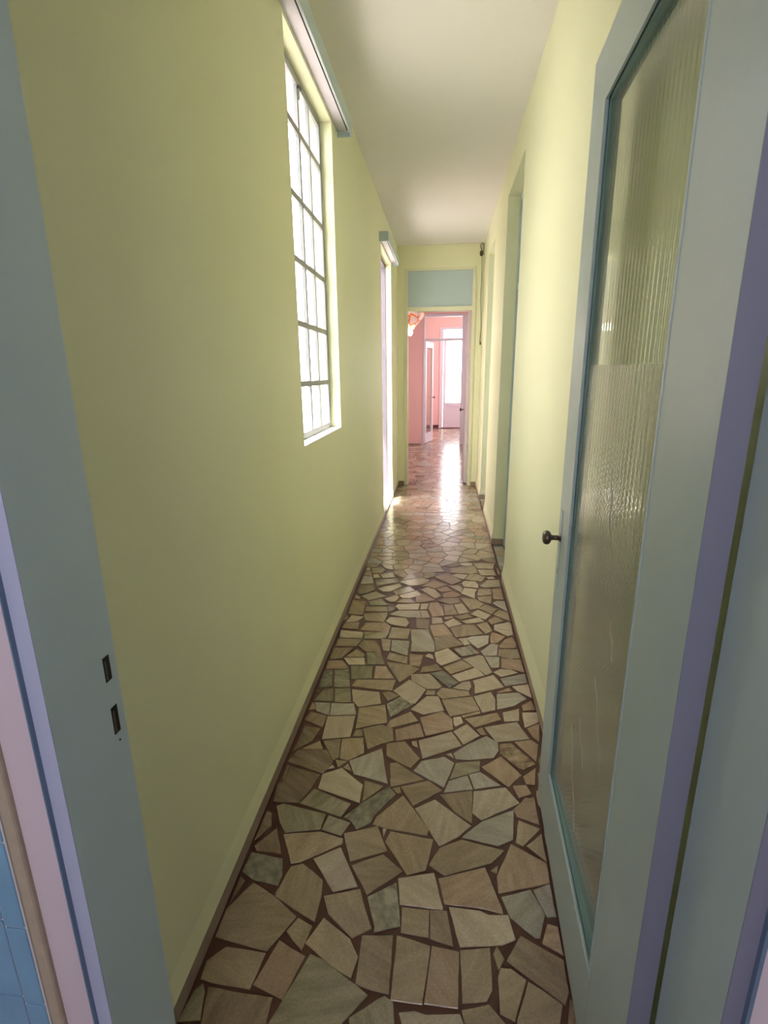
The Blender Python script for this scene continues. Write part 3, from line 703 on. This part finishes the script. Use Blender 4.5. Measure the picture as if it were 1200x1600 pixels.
for r in range(9):
    for c_ in range(2):
        if c_ == 0: x0, x1, off = -0.617, -0.587, 0.0
        else: x0, x1, off = -0.617 - .154, -0.620, 0.012
        z0 = -0.035 + r * 0.154 + off
        boxes('tile', [(x0, x1, YN0 - .0125, YN0 - .009, z0, z0 + .1505)], M_tile, tw, bev=.001)
tw2 = boxes('wall_tiled', [(0.475, 1.2, YN0 - .010, YN0 + .012, 0, 2.0)], M_grout, kind='structure')

# ---------------------------------------------------------------- window in the left wall
win = empty('window_1', (-0.7, 2.683, 1.19), kind='structure')
win['label'] = 'tall steel window of small panes set in the left wall'
wx0, wx1 = -0.698, -0.680
F = 0.034
y0, y1, z0, z1 = W1[0], W1[1], W1[2], W1[3]
boxes('window_frame', [(wx0, wx1, y0, y0 + F, z0, z1), (wx0, wx1, y1 - F, y1, z0, z1), (wx0, wx1, y0 + F, y1 - F, z0, z0 + F), (wx0, wx1, y0 + F, y1 - F, z1 - F, z1)], M_metalp, win, bev=.002)
cols = [y0 + F, 2.475, 2.670, 2.865, y1 - F]
rows = [z0 + F, 1.457, 1.735, 2.013, 2.281, 2.567, z1 - F]
for i, y in enumerate(cols[1:-1]):
    w = .012 if i == 1 else .009
    boxes('muntin', [(-0.698, -0.681, y - w, y + w, z0 + F, z1 - F)], M_metalp, win, bev=.001)
for z in rows[1:-1]:
    boxes('muntin', [(-0.694, -0.6805, y0 + F, y1 - F, z - .013, z + .013)], M_metalp, win, bev=.001)
for i in range(4):
    for j in range(6):
        boxes('pane', [(-0.6975, -0.6955, cols[i] + .002, cols[i + 1] - .002, rows[j] + .002, rows[j + 1] - .002)], M_glass, win)
bm = bmesh.new(); lathe(bm, [(0, .006), (.05, .006), (.055, .009), (.06, .004)], (-0.678, 2.67, 2.70), (0, 0, 1), 12)
link('bolt', bm, M_steel, win, smooth=True)
boxes('latch', [(-0.684, -0.668, 2.66, 2.69, 2.742, 2.752)], M_black, win)
for z in (1.35, 2.56):
    bm = bmesh.new(); lathe(bm, [(0, .006), (.05, .006)], (-0.682, y1 - .022, z), (0, 0, 1), 10)
    link('hinge', bm, M_metalp, win, smooth=True)
boxes('window_sill', [(wx1, XL + .004, y0, y1, z0 - .004, z0 + .003)], M_marble, win, bev=.001)

# pelmets (hollow boxes, open below) over the window and the glazed door
def pelmet(y0, y1, x1, z0, z1, label):
    t = .008
    p = empty('curtain_pelmet', (XL, (y0 + y1) / 2, z0), label, 'pelmet')
    bo = boxes('front_board', [(x1 - t, x1, y0, y1, z0, z1)], M_blue, p, bev=.001)
    boxes('end_board', [(XL + .0005, x1 - t, y0, y0 + t, z0, z1)], M_blue, p)
    boxes('end_board', [(XL + .0005, x1 - t, y1 - t, y1, z0, z1)], M_blue, p)
    boxes('top_board', [(XL + .0005, x1 - t, y0 + t, y1 - t, z0 + .030, z0 + .038)], M_lilac, p)
    rail = boxes('curtain_rail', [(x1 - t - .022, x1 - t - .008, y0 + t, y1 - t, z0 + .022, z0 + .030)], M_lilac, p)
    boxes('rail_slot', [(x1 - t - .018, x1 - t - .012, y0 + t + .01, y1 - t - .02, z0 + .0212, z0 + .0221)], M_black, rail)
    return p
pelmet(2.02, 3.278, -0.535, 2.778, 2.856, 'pale blue wooden curtain pelmet above the small-paned window')
pelmet(5.17, 6.31, -0.532, 2.676, 2.758, 'short pale blue curtain pelmet above the glazed door on the left')

# glazed steel door in the left wall
ld = empty('door_2', (-0.70, 5.765, 0), kind='structure')
ld['label'] = 'glazed steel door to the patio near the end of the left wall'
a, b = -0.745, -0.682
boxes('door_frame', [(a, b, LD[0], LD[0] + .04, .02, LD[3]), (a, b, LD[1] - .012, LD[1], .02, LD[3]), (a, b, LD[0] + .04, LD[1] - .012, LD[3] - .04, LD[3])], M_mauve, ld, bev=.002)
ym = (LD[0] + LD[1]) / 2
la0, la1 = -.735, -.700
def glazed_leaf(x0, x1, ya, yb):
    lf = boxes('door_leaf', [(x0, x1, ya, ya + .035, .03, 2.64), (x0, x1, yb - .035, yb, .03, 2.64), (x0, x1, ya + .035, yb - .035, .03, .12),
                             (x0, x1, ya + .035, yb - .035, 1.02, 1.09), (x0, x1, ya + .035, yb - .035, 2.60, 2.64)], M_metalp, ld, bev=.002)
    boxes('steel_panel', [(x0 + .012, x1 - .012, ya + .035, yb - .035, .12, 1.02)], M_metalp, lf)
    yc = (ya + yb) / 2
    boxes('muntin', [(x0 + .010, x1 - .008, yc - .007, yc + .007, 1.09, 2.60)], M_metalp, lf)
    zs = [1.09, 1.467, 1.845, 2.222, 2.60]
    for z in zs[1:-1]: boxes('muntin', [(x0 + .010, x1 - .008, ya + .035, yb - .035, z - .012, z + .012)], M_metalp, lf)
    for za, zb in zip(zs, zs[1:]):
        for y0_, y1_ in ((ya + .036, yc - .007), (yc + .007, yb - .036)):
            boxes('pane', [(x0 + .015, x0 + .018, y0_, y1_, za + .01, zb - .01)], M_glass, lf)
glazed_leaf(la0, la1, LD[0] + .042, ym)
glazed_leaf(-.812, -.777, LD[1] + .01, LD[1] + .45)      # the other leaf is folded back outside
bm = bmesh.new(); tube(bm, [(-.700, ym - .02, 1.05), (-.665, ym - .02, 1.05), (-.660, ym - .09, 1.05)], .006)
link('door_handle', bm, M_brass, ld, smooth=True)
boxes('threshold', [(-0.765, XL + .006, LD[0] + .001, LD[1] - .001, -.003, .022)], M_marble, ld, bev=.002)

# two closed doors in recesses of the right wall
for k, R in enumerate((R1, R2)):
    d = empty('door_%d' % (3 + k), (0.58, (R[0] + R[1]) / 2, 0), kind='structure')
    d['label'] = ('closed pale blue door in the nearer recess of the right wall', 'closed pale blue door in the farther recess of the right wall')[k]
    fx0, fx1 = 0.551, 0.62
    boxes('door_frame', [(fx0, fx1, R[0], R[0] + .045, 0, R[2]), (fx0, fx1, R[1] - .045, R[1], 0, R[2]), (fx0, fx1, R[0] + .045, R[1] - .045, R[2] - .045, R[2])], M_blue, d, bev=.002)
    boxes('transom_bar', [(fx0 + .005, fx1, R[0] + .045, R[1] - .045, 2.12, 2.17)], M_blue, d)
    boxes('transom_panel', [(fx0 + .02, fx0 + .03, R[0] + .045, R[1] - .045, 2.17, R[2] - .045)], M_blue, d)
    ya, yb = R[0] + .048, R[1] - .048
    lf = boxes('door_leaf', [(fx0 + .012, fx0 + .045, ya, ya + .09, .008, 2.115), (fx0 + .012, fx0 + .045, yb - .09, yb, .008, 2.115),
                             (fx0 + .012, fx0 + .045, ya + .09, yb - .09, .008, .22), (fx0 + .012, fx0 + .045, ya + .09, yb - .09, .95, 1.07), (fx0 + .012, fx0 + .045, ya + .09, yb - .09, 2.0, 2.115),
                             (fx0 + .022, fx0 + .035, ya + .09, yb - .09, .22, .95), (fx0 + .022, fx0 + .035, ya + .09, yb - .09, 1.07, 2.0)], M_blue, d)
    bm = bmesh.new(); lathe(bm, [(0, .02), (.004, .02), (.006, .008), (.035, .008), (.04, .02), (.052, .024), (.06, .016), (.062, .001)], (fx0 + .012, ya + .045, 1.02), (-1, 0, 0), 18)
    link('door_knob', bm, M_brass, d, smooth=True)

# ---------------------------------------------------------------- doorway in the end wall
ed = empty('door_5', (-0.08, 7.1, 0), kind='structure')
ed['label'] = 'doorway at the corridor end with a pale blue panel above its opening'
EF = 0.022
ya, yb = YE - .012, YE1 + .005
boxes('door_frame', [(OX0 - .03, OX0, YE - .012, YE, 0, OZT + .03), (OX1, OX1 + .03, YE - .012, YE, 0, OZT + .03), (OX0, OX1, YE - .012, YE, OZT, OZT + .03)], M_cream, ed, bev=.001)
boxes('jamb', [(OX0 - .0, OX0 + .014, ya, yb, 0, OZT)], M_cream, ed)
boxes('jamb', [(OX1 - .014, OX1, ya, yb, 0, OZT)], M_cream, ed)
boxes('transom_bar', [(OX0 + .014, OX1 - .014, ya, yb, 2.268, 2.318)], M_cream, ed)
boxes('transom_panel', [(OX0 + .014, OX1 - .014, YE + .015, YE + .03, 2.318, OZT)], M_blue, ed)
# its leaf, swung open into the hall on the right
boxes('door_leaf', [(0.290, 0.326, YE1 + .008, 7.92, .01, 2.262)], M_lilac, ed, bev=.002)
boxes('door_moulding', [(0.286, 0.290, YE1 + .12, 7.80, .22, .23), (0.286, 0.290, YE1 + .12, 7.80, .88, .89), (0.286, 0.290, YE1 + .12, YE1 + .13, .22, .89), (0.286, 0.290, 7.79, 7.80, .22, .89)], M_lilac, ed)
bm = bmesh.new(); lathe(bm, [(0, .02), (.004, .02), (.006, .009), (.03, .009), (.036, .024), (.048, .028), (.058, .018), (.06, .001)], (0.290, 7.85, 0.975), (-1, 0, 0), 18)
link('door_knob', bm, M_brass, ed, smooth=True)

# pull cord at the corner of the end wall
pc = empty('pull_cord', (0.43, 7.03, 1.85), 'thin brown pull cord hanging from a hook at top right of end wall', 'cord')
bm = bmesh.new()
tube(bm, [(0.452, 7.036, 3.00), (0.440, 7.02, 3.028), (0.425, 7.018, 3.03), (0.412, 7.02, 3.012), (0.410, 7.02, 2.985), (0.422, 7.02, 2.965), (0.428, 7.022, 2.94)], .004)
link('hook', bm, M_brass, pc, smooth=True)
bm = bmesh.new(); tube(bm, [(0.452, 7.03, 2.99), (0.444, 7.02, 2.96), (0.443, 7.02, 2.93), (0.452, 7.02, 2.90)], .003)
link('wire_loop', bm, M_cord, pc, smooth=True)
bm = bmesh.new(); lathe(bm, [(0, .006), (.006, .016), (.03, .021), (.055, .017), (.062, .006)], (0.422, 7.018, 2.885), (0, 0, 1), 14)
link('switch_housing', bm, M_cord, pc, smooth=True)
bm = bmesh.new()
tube(bm, [(0.432 + .010 * math.sin(i * .5) * (i / 20) + .012 * i / 20, 7.022, 2.89 - (2.89 - 1.885) * i / 20) for i in range(21)], .0035)
link('cord', bm, M_cord, pc, smooth=True)
bm = bmesh.new(); lathe(bm, [(0, .004), (.008, .010), (.032, .010), (.042, .004)], (0.447, 7.022, 1.845), (0, 0, 1), 12)
link('cord_bob', bm, M_brass, pc, smooth=True)

# ---------------------------------------------------------------- hall: middle doorway with its open leaf and transom light
md = empty('door_6', (0, 11.36, 0), kind='structure')
md['label'] = 'doorway between the pink hall and the far room with a ribbed glass transom'
boxes('door_frame', [(HX0 - .015, HX0 + .02, HY0 - .015, HY1 + .015, 0, 2.67), (HX1 - .05, HX1 + .015, HY0 - .015, HY1 + .015, 0, 2.67), (HX0 + .02, HX1 - .05, HY0 - .015, HY1 + .015, 2.625, 2.67)], M_lilac, md, bev=.002)
boxes('transom_bar', [(HX0 + .02, HX1 - .05, HY0 - .005, HY1 + .005, 2.155, 2.195)], M_lilac, md)
bm = bmesh.new()
n = 160; xa, xb = HX0 + .02, HX1 - .05
fr = [[bm.verts.new((xa + (xb - xa) * i / n, HY0 + .05 + .0009 * math.cos(i * PI / 2), z)) for z in (2.195, 2.625)] for i in range(n + 1)]
for i in range(n):
    f = bm.faces.new((fr[i][0], fr[i + 1][0], fr[i + 1][1], fr[i][1])); f.smooth = True
link('transom_pane', bm, M_ribglass, md)
u2 = Vector((0.26, 0.95, 0)).normalized(); n2 = Vector((u2.y, -u2.x, 0))
L2 = 0.60
def E2(p):
    q = Vector((-0.405, 11.40, 0)) + u2 * p[0] + n2 * p[1]
    return (q.x, q.y, p[2])
boxes('door_leaf', [(0, .10, -.036, 0, .01, 2.15), (L2 - .10, L2, -.036, 0, .01, 2.15), (.10, L2 - .10, -.036, 0, .01, .22), (.10, L2 - .10, -.036, 0, 2.03, 2.15)], M_lilac, md, T=E2)
boxes('glass_pane', [(.10, L2 - .10, -.020, -.016, .22, 2.03)], M_ribglass, md, T=E2)
kn = bmesh.new(); p0 = E2((L2 - .05, 0, .98)); lathe(kn, [(0, .02), (.004, .02), (.006, .009), (.03, .009), (.036, .024), (.048, .028), (.058, .018), (.06, .001)], p0, n2, 18)
link('door_knob', kn, M_brass, md, smooth=True)

# far balcony door, glazed above a panel
fd = empty('door_7', (0.36, FY, 0), kind='structure')
fd['label'] = 'balcony door with one tall bright pane above a timber panel'
fa, fb = FY - .02, FY + .05
boxes('door_frame', [(FX0 - .04, FX0 + .06, fa, fb, 0, FZT + .03), (FX1 - .06, FX1 + .04, fa, fb, 0, FZT + .03), (FX0 + .06, FX1 - .06, fa, fb, FZT - .03, FZT + .03), (FX0 + .06, FX1 - .06, fa, fb, 2.36, 2.41)], M_lilac, fd, bev=.003)
la, lb = FX0 + .063, FX1 - .063
boxes('door_leaf', [(la, la + .075, fa + .01, fb - .01, .02, 2.355), (lb - .075, lb, fa + .01, fb - .01, .02, 2.355), (la + .075, lb - .075, fa + .01, fb - .01, .02, .10),
                    (la + .075, lb - .075, fa + .01, fb - .01, .60, .71), (la + .075, lb - .075, fa + .01, fb - .01, 2.33, 2.355)], M_lilac, fd, bev=.002)
boxes('door_panel', [(la + .075, lb - .075, fa + .025, fb - .025, .10, .60)], M_lilac, fd)
boxes('panel_moulding', [(la + .095, lb - .095, fa + .018, fa + .026, .13, .145), (la + .095, lb - .095, fa + .018, fa + .026, .555, .57), (la + .095, la + .11, fa + .018, fa + .026, .145, .555), (lb - .11, lb - .095, fa + .018, fa + .026, .145, .555)], M_lilac, fd)
boxes('glass_pane', [(la + .075, lb - .075, FY + .013, FY + .017, .71, 2.33)], M_glass, fd)
boxes('transom_pane', [(FX0 + .06, FX1 - .06, FY + .013, FY + .017, 2.41, FZT - .03)], M_glass, fd)
boxes('threshold', [(FX0, FX1, FY - .02, FY + .15, -.01, .018)], M_redbase, fd)

for k, (X, ya, yb, za, zb) in enumerate(((1.5, 8.5, 10.3, 0.9, 1.9), (1.8, 12.2, 14.2, 1.3, 2.5))):  # unseen side windows, added to brighten the hall and the far room
    w = empty('window_%d' % (3 + k), (X, (ya + yb) / 2, za), kind='structure')
    yc = (ya + yb) / 2
    boxes('window_frame', [(X, X + .05, ya, ya + .05, za, zb), (X, X + .05, yb - .05, yb, za, zb), (X, X + .05, ya + .05, yb - .05, za, za + .05), (X, X + .05, ya + .05, yb - .05, zb - .05, zb), (X, X + .05, yc - .03, yc + .03, za + .05, zb - .05)], M_lilac, w)
    boxes('pane', [(X + .02, X + .024, ya + .05, yc - .03, za + .05, zb - .05)], M_glass, w)
    boxes('pane', [(X + .02, X + .024, yc + .03, yb - .05, za + .05, zb - .05)], M_glass, w)

# bathroom window behind the camera
bw = empty('window_2', (-0.1, -1.67, 1.75), kind='structure')
boxes('window_frame', [(-.55, -.51, -1.70, -1.66, 1.3, 2.2), (.31, .35, -1.70, -1.66, 1.3, 2.2), (-.51, .31, -1.70, -1.66, 1.3, 1.34), (-.51, .31, -1.70, -1.66, 2.16, 2.2), (-.12, -.08, -1.70, -1.66, 1.34, 2.16)], M_metalp, bw)
boxes('pane', [(-.51, .31, -1.683, -1.679, 1.34, 2.16)], M_glass, bw)

# ---------------------------------------------------------------- hanging lamp in the hall
def shade_mat():
    m, N, L, P = new_mat('white_orange_lamp_glass')
    tc = N.new('ShaderNodeTexCoord')
    w = N.new('ShaderNodeTexVoronoi'); w.feature = 'DISTANCE_TO_EDGE'; w.inputs['Scale'].default_value = 8.0
    L.new(tc.outputs['Object'], w.inputs['Vector'])
    cr = N.new('ShaderNodeValToRGB'); e = cr.color_ramp.elements
    e[0].position = .06; e[0].color = (.85, .28, .08, 1); e[1].position = .10; e[1].color = (.95, .85, .80, 1)
    L.new(w.outputs['Distance'], cr.inputs[0]); L.new(cr.outputs[0], P.inputs['Base Color'])
    P.inputs['Roughness'].default_value = .15
    out = [n for n in N if n.type == 'OUTPUT_MATERIAL'][0]
    t = N.new('ShaderNodeBsdfTranslucent'); L.new(cr.outputs[0], t.inputs[0])
    mx = N.new('ShaderNodeMixShader'); mx.inputs[0].default_value = .65
    L.new(P.outputs[0], mx.inputs[1]); L.new(t.outputs[0], mx.inputs[2]); L.new(mx.outputs[0], out.inputs[0])
    return m
LX, LY = -0.535, 8.3
lamp = empty('pendant_lamp', (LX, LY, 2.05), 'lit pendant lamp with white and orange fluted glass shade in the hall', 'lamp')
bm = bmesh.new()
seg = 64; rings = []
prof = [(2.150, .050), (2.19, .075), (2.24, .125), (2.29, .175), (2.335, .205), (2.39, .215), (2.45, .205)]
for k, (z, r) in enumerate(prof):
    amp = .012 + .02 * k / len(prof)
    rings.append([bm.verts.new((LX + (r + amp * math.cos(8 * 2 * PI * i / seg)) * math.cos(2 * PI * i / seg), LY + (r + amp * math.cos(8 * 2 * PI * i / seg)) * math.sin(2 * PI * i / seg), z + amp * .8 * math.cos(8 * 2 * PI * i / seg))) for i in range(seg)])
for a_, b_ in zip(rings, rings[1:]):
    for i in range(seg): bm.faces.new((a_[i], a_[(i + 1) % seg], b_[(i + 1) % seg], b_[i]))
link('lamp_shade', bm, shade_mat(), lamp, smooth=True)
m, N, L, P = new_mat('lit_bulb')
P.inputs['Emission Color'].default_value = (1, .93, .85, 1)
P.inputs['Emission Strength'].default_value = 60
bm = bmesh.new(); lathe(bm, [(-.045, .004), (-.040, .018), (-.025, .033), (0, .040), (.022, .034), (.045, .020), (.07, .016), (.09, .016)], (LX, LY, 2.105), (0, 0, 1), 20)
link('bulb', bm, m, lamp, smooth=True)
bm = bmesh.new(); lathe(bm, [(0, .02), (.06, .02), (.07, .008)], (LX, LY, 2.19), (0, 0, 1), 14)
link('bulb_socket', bm, M_brass, lamp, smooth=True)
bm = bmesh.new(); tube(bm, [(LX, LY, 2.25), (LX, LY, 2.98)], .004); link('lamp_cable', bm, M_cord, lamp)
bm = bmesh.new(); lathe(bm, [(0, .03), (.03, .05), (.04, .05)], (LX, LY, 2.96), (0, 0, 1), 20); link('ceiling_rose', bm, M_brass, lamp, smooth=True)
